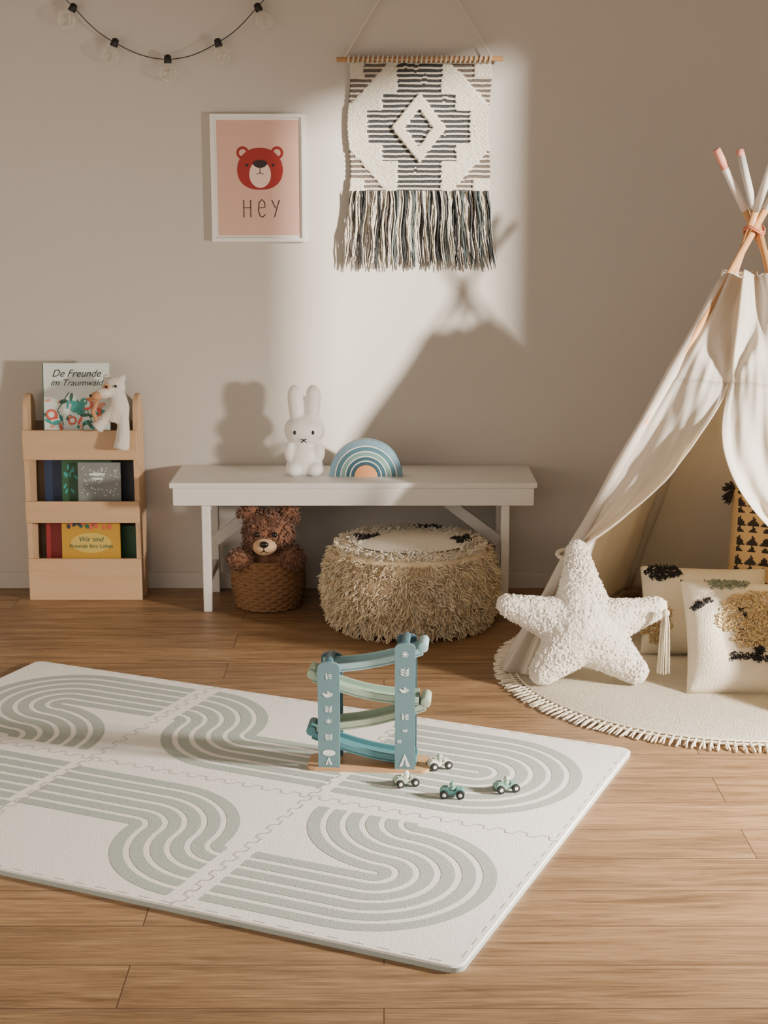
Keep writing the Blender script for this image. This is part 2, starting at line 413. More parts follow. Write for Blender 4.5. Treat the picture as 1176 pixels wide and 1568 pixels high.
# ------------------------------------------------------------------ shaggy pouf
e=empty('shaggy_pouf')
pcx,pcy=.085,4.80
wool=pbr('wool',C(236,218,184),.95,sheen=.3); wool2=pbr('wool_warm',C(214,190,150),.95,sheen=.3); woolt=pbr('wool_top',C(234,226,208),.95,bump=.5,bs=200); dark=pbr('wool_black',C(44,41,40),.95)
def prr(t):
    z=.012+.230*t; rr=.234+.036*math.sin(math.pi*(t*.85+.08))
    return rr,z
mb=MB()
prof=[(0,.01),(.2,.008)]+[prr(i/10) for i in range(11)]+[(.225,.262),(.19,.268),(.1,.275),(0,.278)]
mb.lathe((pcx,pcy,0),prof,wool,seg=64)
o=mb.obj('body',parent=e)
t=bpy.data.textures.new('pt','CLOUDS'); t.noise_scale=.09
d=o.modifiers.new('d','DISPLACE'); d.texture=t; d.strength=.015; d.texture_coords='GLOBAL'
mb=MB(); random.seed(5)
for i in range(10500):
    a=U(0,6.283); t_=R()**.9
    if math.sin(a)>.6 and R()<.7: continue
    rr,z=prr(t_)
    # clumped direction field
    cl=noise.noise(Vector((math.cos(a)*9,math.sin(a)*9,t_*8))); c2=noise.noise(Vector((math.cos(a)*9+9,math.sin(a)*9,t_*8+5)))
    n=Vector((math.cos(a)-math.sin(a)*cl*2.0,math.sin(a)+math.cos(a)*cl*2.0,c2*1.9+(.5 if t_>.93 else 0)))
    lock(mb,(pcx+rr*math.cos(a),pcy+rr*math.sin(a),z),n+Vector((U(-.22,.22),U(-.22,.22),U(-.22,.22))),U(.024,.038),U(.0024,.0034),wool if R()<.66+cl*.8 else wool2,curl=U(.003,.006),grav=.5,k=5,nseg=3,turns=6,tip=.4)
for i in range(1600):
    a=U(0,6.283); rr=U(.19,.24)
    lock(mb,(pcx+rr*math.cos(a),pcy+rr*math.sin(a),.257+U(0,.008)),(math.cos(a)*.6+U(-.3,.3),math.sin(a)*.6+U(-.3,.3),1),U(.010,.020),.0032,woolt if R()<.6 else wool,curl=.005,grav=.6,k=4,nseg=4,tip=.5)
for i in range(1000):
    a=U(0,6.283); rr=.2*math.sqrt(R())
    x,y=rr*math.cos(a),rr*math.sin(a)
    if y<.03 and abs(x)<.15 and y>-.17: continue
    lock(mb,(pcx+x,pcy+y,.270),(U(-.5,.5),U(-.5,.5),1),U(.010,.018),.0034,woolt,curl=.006,grav=.3,k=3,nseg=4,tip=.5)
mb.lathe((pcx,pcy,0),[(.19,.273),(.1,.280),(0,.283)],woolt,seg=48)
def dk(x0,y0,x1,y1,n):
    for i in range(n):
        t_=R(); lock(mb,(pcx+x0+(x1-x0)*t_+U(-.008,.008),pcy+y0+(y1-y0)*t_+U(-.008,.008),.272),(U(-.5,.5),U(-.5,.5),1),.02,.0034,dark,curl=.004,grav=.4,k=3)
dk(-.17,-.03,-.10,.04,50); dk(-.18,.03,-.12,.02,30); dk(.15,-.07,.19,.02,45); dk(.13,.0,.19,-.03,30); dk(.02,.17,.10,.16,30)
mb.obj('shag',parent=e,fixn=False)

# ------------------------------------------------------------------ poster
mb=MB(); fr=pbr('frame_white',C(242,240,236),.35)
px0,px1,pz0,pz1=-.575,-.261,1.205,1.62
y0,y1=5.195,WY
w_=.012
mb.box(px0,px1,y0,y1,pz1-w_,pz1,fr); mb.box(px0,px1,y0,y1,pz0,pz0+w_,fr); mb.box(px0,px0+w_,y0,y1,pz0+w_,pz1-w_,fr); mb.box(px1-w_,px1,y0,y1,pz0+w_,pz1-w_,fr)
mb.box(px0+w_,px1-w_,5.205,WY,pz0+w_,pz1-w_,pbr('mount_white',C(238,236,231),.6))
pink=pbr('print_pink',C(220,178,160),.6); pl_=pbr('print_light',C(242,212,198),.6); pr_=pbr('print_red',C(158,42,38),.6); pd=pbr('print_dark',C(48,32,34),.6)
ins=.008
mb.box(px0+w_+ins,px1-w_-ins,5.2045,5.205,pz0+w_+ins,pz1-w_-ins,pink)
cx,cz=-.412,1.443; Y=5.204
for sx in(-1,1):
    mb.disc(cx+sx*.057,cz+.052,.021,.021,Y,pr_); mb.disc(cx+sx*.057,cz+.052,.012,.012,Y-.0004,pink)
pts=[]
for i in range(60):
    a=2*math.pi*i/60
    x=math.copysign(abs(math.cos(a))**.85,math.cos(a))*.076; z=math.copysign(abs(math.sin(a))**.85,math.sin(a))*.068
    pts.append((cx+x*(1.0-.12*max(0,math.sin(a))),Y-.0008,cz+z))
mb.add(pts,[tuple(range(60))],pr_)
mb.disc(cx,cz-.018,.036,.044,Y-.0012,pl_)
mb.disc(cx,cz+.02,.024,.017,Y-.0016,pd,a0=math.pi,a1=2*math.pi); mb.disc(cx,cz+.02,.024,.009,Y-.0016,pd,a0=0,a1=math.pi)
for sx in(-1,1): mb.disc(cx+sx*.043,cz+.012,.005,.005,Y-.0016,pd)
mb.box(cx-.0012,cx+.0012,Y-.0018,Y-.0014,cz-.015,cz+.01,pd)
mb.tube([(cx-.012,Y-.0016,cz-.018),(cx,Y-.0016,cz-.013),(cx+.012,Y-.0016,cz-.018)],.0012,pd,n=4)
def ln(a,b): mb.tube([(a[0],Y-.0005,a[1]),(b[0],Y-.0005,b[1])],.0016,pd,n=4)
zt,zb_=1.342,1.285
ln((-.468,zt),(-.468,zb_)); ln((-.445,zt),(-.445,zb_)); ln((-.468,1.316),(-.445,1.316))
mb.tube([(-.418,Y-.0005,1.315),(-.397,Y-.0005,1.318),(-.399,Y-.0005,1.335),(-.408,Y-.0005,1.343),(-.417,Y-.0005,1.333),(-.419,Y-.0005,1.305),(-.414,Y-.0005,1.289),(-.405,Y-.0005,1.285),(-.397,Y-.0005,1.294)],.0016,pd,n=4)
ln((-.375,zt),(-.362,1.315)); ln((-.349,zt),(-.366,zb_))
mb.obj('framed_bear_poster')

# ------------------------------------------------------------------ string lights
e=empty('string_lights'); cord=pbr('cord_black',C(40,36,34),.6); sock=pbr('socket_black',C(25,24,24),.5)
gl=bpy.data.materials.new('bulb_glass'); gl.use_nodes=True; nt=gl.node_tree; nt.nodes.remove(nt.nodes['Principled BSDF'])
tr=nt.nodes.new('ShaderNodeBsdfTransparent'); tr.inputs[0].default_value=(1,1,.99,1); gs=nt.nodes.new('ShaderNodeBsdfGlossy'); gs.inputs['Roughness'].default_value=.08
df=nt.nodes.new('ShaderNodeBsdfDiffuse'); df.inputs[0].default_value=C(250,246,238)  # white towards the rim, painting in the clear glass's highlights and halo
lw=nt.nodes.new('ShaderNodeLayerWeight'); lw.inputs[0].default_value=.18
m0=nt.nodes.new('ShaderNodeMixShader'); nt.links.new(lw.outputs['Facing'],m0.inputs[0]); nt.links.new(tr.outputs[0],m0.inputs[1]); nt.links.new(df.outputs[0],m0.inputs[2])
mxs=nt.nodes.new('ShaderNodeMixShader'); mxs.inputs[0].default_value=.07
nt.links.new(m0.outputs[0],mxs.inputs[1]); nt.links.new(gs.outputs[0],mxs.inputs[2]); nt.links.new(mxs.outputs[0],nt.nodes['Material Output'].inputs[0])
S=[(-1.003,1.950),(-.873,1.842),(-.706,1.791),(-.543,1.842),(-.413,1.951)]; B=[(-1.034,1.905),(-.895,1.797),(-.706,1.742),(-.529,1.797),(-.386,1.905)]
anch=[(-1.30,2.28)]+S+[(-.30,2.10)]
mb=MB(); sy=5.185
pts=[]
for i in range(len(anch)-1):
    a=anch[i];b_=anch[i+1]
    for k in range(10):
        t=k/10; pts.append((a[0]+(b_[0]-a[0])*t,sy+.01*math.sin(i+t),a[1]+(b_[1]-a[1])*t-.012*math.sin(math.pi*t)))
pts.append((anch[-1][0],sy,anch[-1][1]))
mb.tube(pts,.0016,cord,n=6)
for p in (anch[0],anch[-1]): mb.tube([(p[0],sy-.01,p[1]),(p[0],WY,p[1])],.004,sock,n=8)
fil=pbr('filament',C(226,212,184),.3)
for s_,b_ in zip(S,B):
    a=Vector((s_[0],sy,s_[1]+.012)); c_=Vector((b_[0],sy-.002,b_[1])); d=(c_-a).normalized()
    mb.tube([a-d*.004,a,a+d*.022,a+d*.024],[.004,.011,.013,.011],sock,n=14)
    mb.tube([a+d*.02,a+d*.045],.0026,fil,n=6)
    o1=d.orthogonal().normalized()
    mb.tube([a+d*.045,a+d*.055+o1*.008,a+d*.065+o1*.004,a+d*.065-o1*.004,a+d*.055-o1*.008,a+d*.045],.0006,fil,n=4)
mb.obj('cord',parent=e)
mb=MB()
for s_,b_ in zip(S,B):
    a=Vector((s_[0],sy,s_[1]+.012)); c_=Vector((b_[0],sy-.002,b_[1])); d=(c_-a).normalized()
    M=Vector((0,0,1)).rotation_difference(-d).to_matrix()
    r_=.029; prof=[]
    for i in range(17):
        ph=math.pi*(1-i/16*.86); prof.append((r_*math.sin(ph),r_*math.cos(ph)))
    prof+= [(.011,r_*1.15),(.0105,r_*1.35)]
    mb.lathe(a+d*.055,prof,gl,seg=24,M=M)
mb.obj('bulbs',parent=e)

# ------------------------------------------------------------------ woven wall hanging
e=empty('woven_wall_hanging')
rod=wood('rod_wood',C(200,150,100),C(172,122,76),.5,'X')
yc=pbr('yarn_cream',C(232,224,206),.95,bump=.8,bs=300); yd=pbr('yarn_charcoal',C(56,58,60),.95,bump=.5,bs=300); yb=pbr('yarn_taupe',C(100,91,84),.95,bump=.5,bs=300); ycd=pbr('yarn_beige',C(214,203,182),.95,bump=.5,bs=300)
ygr=pbr('yarn_green_grey',C(84,94,94),.95)
mb=MB(); hy0=5.195
mb.tube([(-.155,hy0-.005,1.792),(.388,hy0-.005,1.794)],.0075,rod,n=14)
rope=pbr('rope',C(222,212,196),.9)
mb.tube([(-.128,hy0-.005,1.80),(.11,WY-.012,2.18)],.0028,rope,n=6); mb.tube([(.352,hy0-.005,1.80),(.11,WY-.012,2.18)],.0028,rope,n=6)
mb.tube([(.11,WY-.02,2.18),(.11,WY,2.18)],.004,sock,n=8)
for i in range(30):
    x=-.115+i*.0159
    pts=[(x+.002*math.sin(k),hy0-.005+.011*math.cos(k),1.793+.011*math.sin(k)) for k in [j*6.283/10 for j in range(11)]]
    mb.tube(pts,.0035,yc,n=5,caps=False)
mb.obj('rod_and_rope',parent=e)
X0,X1,Z0,Z1=-.116,.348,1.365,1.785
nu,nv=107,130
mb=MB()
def cellmat(dx,dy,row):
    ax,ay=abs(dx),abs(dy)
    dkk=row%5<3
    if ax/21+ay/29<1: return yd if dkk else yc
    if ax/42+ay/54<1: return ycd
    lim=33 if ay>50 else 56 if ay>26 else 78
    if ay>78 : lim=34
    if ax<lim: return yd if dkk else ycd
    if ax>84 and ay>77: return yc
    if ax>47+(100-ay)*60/66: return yb if dkk else ycd
    return yc
cells={}
for j in range(nv):
    for i in range(nu):
        jit=(noise.noise(Vector((i*.4,j*.4,0))))*3
        dx=((i+.5)/nu*2-1)*107+jit; dy=((j+.5)/nv*2-1)*100
        rj=j+int(round(.9*noise.noise(Vector((i*.13,j*.05,3)))))
        cells[(i,j)]=cellmat(dx,dy,rj)
def wf(u,v):
    x=X0+(X1-X0)*u; z=Z0+(Z1-Z0)*v
    x+=.005*math.sin(v*9)*(1 if u<.1 or u>.9 else .3)
    z+=.0016*noise.noise(Vector((u*14,v*14,0)))
    dx=(u*2-1)*107; dy=(v*2-1)*100
    y=hy0+.004+.004*math.sin(u*7+v*3)
    q=abs(dx)/42+abs(dy)/54; q2=abs(dx)/21+abs(dy)/29
    c=cells[(min(int(u*nu),nu-1),min(int(v*nv),nv-1))]
    if q<1 and q2>1: y-=.010
    elif c in (yd,yb): y+=.003
    elif c is yc: y-=.003+.0025*noise.noise(Vector((u*60,v*60,9)))
    y+=.0015*math.sin(u*nu*1.5)*math.sin(v*nv*1.3)
    return (x,y,z)
mb.grid(wf,nu,nv,yc,matfn=lambda u,v:cells[(int(u*nu),int(v*nv))])
mb.obj('weave',parent=e,fixn=False).modifiers.new('sol','SOLIDIFY').thickness=.006
mb=MB(); random.seed(21)
NS=230
for i in range(NS):
    u=i/(NS-1); x=X0+(X1-X0)*u; z=1.372
    g=int(u*34)
    m_= yc if g%2==0 else (yd if g%4==1 else ygr)
    if u<.3 and g%2==1: m_=yb if g%4==1 else yd
    if R()<.18: m_=random.choice([yc,ycd,ygr,yb])
    spread=(u-.5)*.045; L=U(.225,.262); ph=noise.noise(Vector((u*20,0,0)))*6
    pts=[];wv=U(-.005,.005)
    yy=hy0+U(-.008,.008)
    for k in range(10):
        t=k/9; pts.append((x+spread*t+wv*t+.004*math.sin(t*8+ph)+.0012*math.sin(t*30+i),yy+.003*math.sin(t*6+ph)+.001*math.cos(t*30+i),z-L*t))
    mb.tube(pts,[.0024]*9+[.0012],m_,n=4,caps=False)
mb.obj('fringe',parent=e,fixn=False)

# ------------------------------------------------------------------ play mat
ma=Vector((-.915,.403)).normalized(); mbv=Vector((ma.y,-ma.x)); R0=Vector((.138,2.513)); TH=.013
def mt(a,b,z=0):
    p=R0+ma*a+mbv*b; return Vector((p.x,p.y,z))
foam=pbr('foam_white',C(240,238,233),.75,bump=.2,bs=260); foamside=pbr('foam_side',C(172,180,174),.8); sage=pbr('foam_sage',C(170,180,172),.75,bump=.2,bs=260); seam=pbr('foam_seam',C(168,167,160),.9)
mb=MB()
outl=[]
for (ca,cb_,s0) in ((.025,.025,math.pi),(1.775,.025,1.5*math.pi),(1.775,1.175,0),(.025,1.175,.5*math.pi)):
    for k in range(9):
        a=s0+math.pi/2*k/8; outl.append((ca+.025*math.cos(a),cb_+.025*math.sin(a)))
n=len(outl)
def shr(p,d): return (p[0]+(d if p[0]<.9 else -d),p[1]+(d if p[1]<.6 else -d))
vs=[mt(*p,0) for p in outl]+[mt(*p,TH-.003) for p in outl]+[mt(*shr(p,.003),TH) for p in outl]
mb.add(vs,[(i,(i+1)%n,n+(i+1)%n,n+i) for i in range(n)]+[tuple(range(n-1,-1,-1))],foamside)
mb.add(vs,[(n+i,n+(i+1)%n,2*n+(i+1)%n,2*n+i) for i in range(n)]+[tuple(range(2*n,3*n))],foam)
em=empty('foam_play_mat'); mb.obj('foam_body',parent=em)
ms=MB(); zs=TH+.0006; W=.0475; P=.0715; NST=6
def tilemap(ti,tj,kind):
    def f(p,q,z):
        if kind=='r180': p,q=1-p,1-q
        return mt((ti+1-p)*.6,(tj+q)*.6,z)
    return f
def strips(tf,path):
    for k in range(NST):
        r=.035+k*P
        pts=path(r)
        ms.ribbon(pts,W,zs,sage,tf)
def arc(cx,cy,r,a0,a1,n=28):
    return [(cx+r*math.cos(a0+(a1-a0)*i/n),cy+r*math.sin(a0+(a1-a0)*i/n)) for i in range(n+1)]
pi=math.pi
def T1(r):
    pts=[(.05,.49-r),(.3,.49-r)]+arc(.5,.49,r,-pi/2,pi/2)
    pts+=arc(.5,.93,.44-r,-pi/2,-pi,16)[1:]
    return pts
def T2c(r):
    pts=[(0,.49+r),(.3,.49+r)]+arc(.5,.49,r,pi/2,0,16)+arc(.94,.49,.44-r,pi,1.5*pi,16)[1:]
    return pts
def T3(r):
    return [(.05,.49-r),(.3,.49-r)]+arc(.5,.49,r,-pi/2,pi/2)+[(.3,.49+r),(.02,.49+r)]
strips(tilemap(0,0,'n'),T1)
strips(tilemap(1,0,'n'),T2c)
strips(tilemap(0,1,'n'),T3)
strips(tilemap(1,1,'r180'),T2c)
strips(tilemap(2,0,'r180'),T3)
strips(tilemap(2,1,'r180'),T1)
def seamline(p0,p1):
    p0=Vector(p0);p1=Vector(p1);d=(p1-p0);L=d.length;d.normalize();nn=Vector((-d.y,d.x))
    pts=[];m=int(round(L/.05))
    for i in range(m):
        s_=i*L/m; w=L/m; sg=.008
        pts+=[p0+d*(s_+w*.05)-nn*sg,p0+d*(s_+w*.45)-nn*sg,p0+d*(s_+w*.55)+nn*sg,p0+d*(s_+w*.95)+nn*sg]
    ms.ribbon([(p.x,p.y) for p in pts],.0022,zs+.0003,seam,lambda a,b,z:mt(a,b,z))
seamline((.6,0),(.6,1.2)); seamline((1.2,0),(1.2,1.2)); seamline((0,.6),(1.8,.6))
for (p0,p1) in (((.03,.012),(.6,.012)),((.6,.012),(1.77,.012)),((.012,.03),(.012,1.17)),((.03,1.188),(1.77,1.188))):
    p0=Vector(p0);p1=Vector(p1); L=(p1-p0).length; m=int(L/.05)
    for i in range(m):
        a=p0+(p1-p0)*((i+.2)/m); b_=p0+(p1-p0)*((i+.7)/m)
        ms.ribbon([tuple(a),tuple(b_)],.0016,zs,seam,lambda a,b,z:mt(a,b,z))
ms.obj('stripe_print',parent=em,fixn=False)

# ------------------------------------------------------------------ car ramp toy
Zm=TH+.0008
steel=pbr('post_blue',C(104,136,144),.5); steel2=pbr('post_blue_dark',C(70,102,114),.5)
ra=pbr('ramp_aqua',C(154,188,192),.5); rb=pbr('ramp_sage',C(156,180,160),.5); rc=pbr('ramp_olive',C(164,180,158),.5); rd=pbr('ramp_teal',C(78,128,136),.5)
basew=wood('base_wood',C(206,164,122),C(188,144,100),.5,'X'); dw=pbr('decal_white',C(232,236,232),.6)
e=empty('car_ramp_toy')
Mt=Matrix.Translation((-.035,3.50,Zm))@Matrix.Rotation(-.07,4,'Z')
mb=MB()
def rbox(x0,x1,y0,y1,z0,z1,r,mat):
    poly=[]
    for (cx,cy,s0) in ((x1-r,y1-r,0),(x0+r,y1-r,pi/2),(x0+r,y0+r,pi),(x1-r,y0+r,1.5*pi)):
        for k in range(7): a=s0+pi/2*k/6; poly.append((cx+r*math.cos(a),cy+r*math.sin(a)))
    mb.prism(poly,z0,z1,mat,plane='XY',M=Mt,smooth=False)
rbox(-.147,.147,-.05,.05,0,.008,.02,basew)
def post(xc,w,h,y0,mat):
    poly=[(xc-w/2,.008),(xc+w/2,.008),(xc+w/2,h-w*.25)]
    for k in range(1,8): a=pi*k/8; poly.append((xc+w/2*math.cos(a),h-w*.25+w*.25*math.sin(a)))
    poly.append((xc-w/2,h-w*.25)); mb.prism(poly,y0,y0+.01,mat,M=Mt)
for y0,m_ in ((-.045,steel),(.035,steel2)):
    post(-.094,.052,.272,y0,m_); post(.088,.048,.322,y0,m_)
def ramp(pts,mat,w0=-.034,w1=.034):
    n=len(pts)
    def strip(y0,y1,zt,tt):
        vs=[]
        for x,z in pts:
            vs+= [Mt@Vector((x,y0,z+zt)),Mt@Vector((x,y1,z+zt)),Mt@Vector((x,y1,z+zt-tt)),Mt@Vector((x,y0,z+zt-tt))]
        fs=[]
        for i in range(n-1):
            a=i*4;b=a+4
            for k in range(4): fs.append((a+k,a+(k+1)%4,b+(k+1)%4,b+k))
        fs+=[(0,1,2,3),((n-1)*4+3,(n-1)*4+2,(n-1)*4+1,(n-1)*4)]
        mb.add(vs,fs,mat)
    strip(w0,w1,-.012,.006); strip(w0,w0+.007,0,.02); strip(w1-.007,w1,0,.02)
def crv(x0,z0,x1,z1,sag=.012,n=14):
    out=[]
    for i in range(n+1):
        t=i/n; out.append((x0+(x1-x0)*t,z0+(z1-z0)*t-sag*math.sin(pi*t)))
    return out
ramp(crv(.13,.310,-.115,.260,.010),ra)
ramp(crv(-.135,.238,.12,.185,.014),rb)
ramp(crv(.137,.172,-.125,.112,.012),rc)
ramp(crv(-.137,.095,.115,.034,.012),rd)
def knob(x,z,r,mat,dx=0):
    mb.tube([Mt@Vector((x,-.0345,z)),Mt@Vector((x,.0345,z))],r,mat,n=20)
knob(.130,.309,.012,ra); knob(-.136,.236,.011,rb); knob(.137,.172,.012,rc); knob(-.138,.094,.012,rd)
for x,z in ((-.094,.272),(.088,.322)):
    knob(x,z-.004,.010,steel2)
def ddisc(x,z,rx,rz,rot=0,n=12,y=-.0456):
    pts=[]
    for i in range(n):
        a=2*pi*i/n; u=rx*math.cos(a);v=rz*math.sin(a)
        pts.append(Mt@Vector((x+u*math.cos(rot)-v*math.sin(rot),y,z+u*math.sin(rot)+v*math.cos(rot))))
    mb.add(pts,[tuple(range(n))],dw)
def leafm(x,z,s_,rt):
    for k in range(3):
        for sg in(-1,1): ddisc(x+sg*s_*.5,z+k*s_*.5,s_*.45,s_*.17,rt+sg*.6)
    ddisc(x,z+s_*.6,s_*.06,s_*.9,rt)
def sunm(x,z,s_):
    for k in range(8):
        a=k*pi/4; ddisc(x+s_*.7*math.cos(a),z+s_*.7*math.sin(a),s_*.3,s_*.12,a)
    ddisc(x,z,s_*.45,s_*.45)
def tent(x,z,s_):
    mb.add([Mt@Vector((x-s_*.6,-.0456,z)),Mt@Vector((x+s_*.6,-.0456,z)),Mt@Vector((x,-.0456,z+s_*1.5))],[(0,1,2)],dw)
    mb.add([Mt@Vector((x-s_*.2,-.0459,z)),Mt@Vector((x+s_*.2,-.0459,z)),Mt@Vector((x,-.0459,z+s_*.9))],[(0,1,2)],steel)
def bird(x,z,s_): ddisc(x,z,s_,s_*.45,.3); ddisc(x+s_*.2,z+s_*.4,s_*.7,s_*.25,-.8); ddisc(x-s_,z+s_*.2,s_*.35,s_*.3)
sunm(.088,.295,.009); leafm(.088,.245,.012,.2); bird(.088,.205,.010); leafm(.088,.135,.010,-.5); bird(.09,.105,.006); leafm(.075,.075,.006,0); tent(.088,.015,.022)
leafm(-.094,.232,.009,-.6); bird(-.094,.19,.011); leafm(-.094,.15,.010,.3); sunm(-.094,.125,.008); leafm(-.094,.08,.010,0); tent(-.094,.015,.014); ddisc(-.094,.045,.016,.008)
mb.obj('ramp_frame',parent=e,bevel=.0012)

cream=pbr('car_cream',C(230,227,212),.4); cgreen=pbr('car_green',C(128,168,158),.4); csage=pbr('car_sage',C(172,190,172),.4); cteal=pbr('car_teal',C(80,132,130),.4)
tire=pbr('tire_black',C(26,26,26),.6)
def car(loc,rot,bm,pm,sc=1.0):
    mb=MB(); M=Matrix.Translation(loc)@Matrix.Rotation(rot,4,'Z')@Matrix.Scale(sc,4)
    prof=[(-.024,.007),(.024,.007),(.025,.013),(.02,.018),(.009,.020),(.006,.015),(-.006,.015),(-.009,.021),(-.019,.021),(-.025,.014)]
    mb.prism(prof,-.009,.009,bm,M=M)
    mb.tube([M@Vector((0,0,.012)),M@Vector((0,0,.021))],.006*sc,pm,n=12); mb.sph(M@Vector((0,0,.026)),.0062*sc,pm,seg=12,ring=8)
    for x in(-.016,.016):
        for sg in(-1,1):
            mb.tube([M@Vector((x,sg*.009,.0085)),M@Vector((x,sg*.0145,.0085))],.0085*sc,tire,n=18)
            mb.tube([M@Vector((x,sg*.0145,.0085)),M@Vector((x,sg*.0152,.0085))],.004*sc,cream,n=10)
    return mb.obj('toy_car',bevel=.001)
car((.134,3.478,Zm),.35,cream,csage,1.15)
car((.052,3.37,Zm),.3,csage,cream,1.15); car((.157,3.30,Zm),-.05,cteal,cgreen,1.15); car((.284,3.335,Zm),.3,cgreen,csage,1.15)

# ------------------------------------------------------------------ teepee
e=empty('teepee_tent')
FL=Vector((.35,4.23,.012)); FR=Vector((1.277,3.737,.012)); BL=Vector((.843,5.157,.012)); BR=Vector((1.77,4.664,.012)); AP=Vector((1.06,4.447,1.27))
cl=cloth_mat('tent_canvas',C(242,239,233),.45,C(244,230,202))
pine=wood('pole_pine',C(222,172,118),C(198,142,90),.5,'Z'); dipw=pbr('pole_white',C(236,228,222),.5); dipc=pbr('pole_coral',C(222,150,132),.5)
TOP=.895
mb=MB()
for k,(F,off) in enumerate(((FL,(0,-.012)),(FR,(.012,0)),(BL,(-.012,.0)),(BR,(0,.012)))):
    A=AP+Vector((off[0],off[1],0)); d=(A-F); top=F+d*(1.49/1.27)
    mb.tube([F,F+d*1.05],.0100,pine,n=12)
    mb.tube([F+d*1.04,top-d.normalized()*.015],.0115,dipw,n=12); mb.tube([top-d.normalized()*(.02 if k!=3 else .06),top],.0118,dipc,n=12)
coralr=pbr('rope_coral',C(205,125,98),.8)
for i in range(2):
    mb.tube([(AP.x+.03*math.cos(a),AP.y+.03*math.sin(a),1.262+i*.006+.01*math.sin(a*2)) for a in [j*.5236 for j in range(13)]],.0026,coralr,n=6,caps=False)
mb.obj('poles',parent=e)
mb=MB()
for F in (FL,FR,BL,BR):   # pole sleeves sewn in the canvas
    pts=[F.lerp(AP,.01+(TOP-.01)*k/16) for k in range(17)]
    mb.tube(pts,[.0185+.002*math.sin(k*1.7) for k in range(17)],cl,n=12,caps=False)
def pan(A,B,s,w,bul,ph=0):
    base=A.lerp(B,(w+1)/2); p=base.lerp(AP,s)
    nrm=(B-A).cross(AP-A).normalized()
    cen=(FL+BR)/2
    if nrm.dot(p-Vector((cen.x,cen.y,p.z)))<0: nrm=-nrm
    edge=max(0,1-w*w)
    wr=noise.noise(Vector((w*3+ph,s*4,ph)))*.018*edge+noise.noise(Vector((w*9+ph,s*9,ph)))*.006
    top=max(0,(s-.55))*.06*math.sin(w*7+ph+s*6)*edge
    return p+nrm*(bul*edge*(1-s)+wr+top+.013*edge**.3)
for (A,B,ph) in ((FL,BL,1.3),(BL,BR,4.2),(FR,BR,7.7)):
    mb.grid(lambda u,v,A=A,B=B,ph=ph:pan(A,B,.0+v*TOP,u*2-1,-.03,ph),30,40,cl)
SP=.66
def fnrm():
    nrm=(FR-FL).cross(AP-FL).normalized()
    return -nrm if nrm.y>0 else nrm
FN=fnrm()
def upper(u,v):
    p=pan(FL,FR,SP+v*(TOP-SP),u*2-1,0,2.1)
    w=u*2-1; k=min(1,v*3); k=k*k*(3-2*k)
    ang=math.atan2(w,v*1.2+.05)
    return p+FN*(k*.012*math.sin(ang*9)*(1-w*w)+k*.010*math.exp(-((w-.05*v)/.10)**2)*(1-v*.5))
mb.grid(upper,80,30,cl)
def flap(sgn,edgef,sag):
    def f(u,v):
        s_=SP-(SP-.27)*v**.9
        we=edgef(v)
        w=-1+(we+1)*u
        g=v**1.2
        p=pan(FL,FR,s_,sgn*w,0,2.1)
        k=min(1,v*4)
        fold=.018*g*(1-v*.5)*math.sin(u*19+v*2)+.03*math.sin(pi*v)*u*u
        hem=.012*k if u>.93 else 0
        p=p+FN*(fold+hem)
        p.z-=sag*math.sin(pi*v)*u*(1-u)*1.5
        return p
    mb.grid(f,60,40,cl)
    def tail(u,v):
        s_=.27*(1-v)
        wid=.05+.24*v**.8
        p=pan(FL,FR,s_,sgn*(-1+wid*u),0,2.1)
        return p+FN*(.018*math.sin(u*14+1)*(.4+v))
    mb.grid(tail,24,24,cl)
flap(1,lambda v:-v*.95+.10*math.sin(pi*v),.03)
flap(-1,lambda v:-(v**1.5)*.95+.10*math.sin(pi*v),.03)
o=mb.obj('canvas',parent=e,fixn=False); sd=o.modifiers.new('s','SOLIDIFY'); sd.thickness=.002
mb=MB()
for sgn,F in ((1,FL),(-1,FR)):
    p=F.lerp(AP,.27); q=Vector((-.469,-.883,0))
    mb.tube([p+Vector((.035*math.cos(a)+q.x*.02,.035*math.sin(a)+q.y*.02,.006*math.sin(a))) for a in [j*.5236 for j in range(13)]],.006,cl,n=6,caps=False)
mb.obj('ties',parent=e)

# ------------------------------------------------------------------ round rug
rug=pbr('rug_cream',C(230,220,198),.95,bump=.8,bs=260,var=.12,vs=40); rugf=pbr('rug_fringe',C(236,225,202),.95)
e=empty('round_rug'); mb=MB(); rc_=(.985,4.27); rr_=.60
mb.lathe((rc_[0],rc_[1],0),[(rr_,.001),(rr_+.004,.006),(rr_-.004,.0105),(.45,.011),(0,.011)],rug,seg=128)
mb.obj('pile',parent=e)
mb=MB(); random.seed(9)
NF=200
for i in range(NF):
    a=2*pi*i/NF
    for q in range(3):
        aa=a+U(-.010,.010); r1=rr_+U(.052,.070)
        p0=Vector((rc_[0]+rr_*math.cos(a),rc_[1]+rr_*math.sin(a),.009)); pm=Vector((rc_[0]+(rr_+.022)*math.cos(a),rc_[1]+(rr_+.022)*math.sin(a),.009)); p1=Vector((rc_[0]+r1*math.cos(aa),rc_[1]+r1*math.sin(aa),.004))
        mb.tube([p0,pm,(pm+p1)/2+Vector((U(-.003,.003),U(-.003,.003),.001)),p1],[.0028,.0036,.0028,.0026],rugf,n=5)
for q in range(2):
    mb.tube([(rc_[0]+(rr_+.004+q*.018)*math.cos(a),rc_[1]+(rr_+.004+q*.018)*math.sin(a),.010-q*.002+.001*math.sin(j*2.1)) for j,a in enumerate([2*pi*k/300 for k in range(301)])],.0038,rugf,n=5,caps=False)
mb.obj('fringe',parent=e,fixn=False)

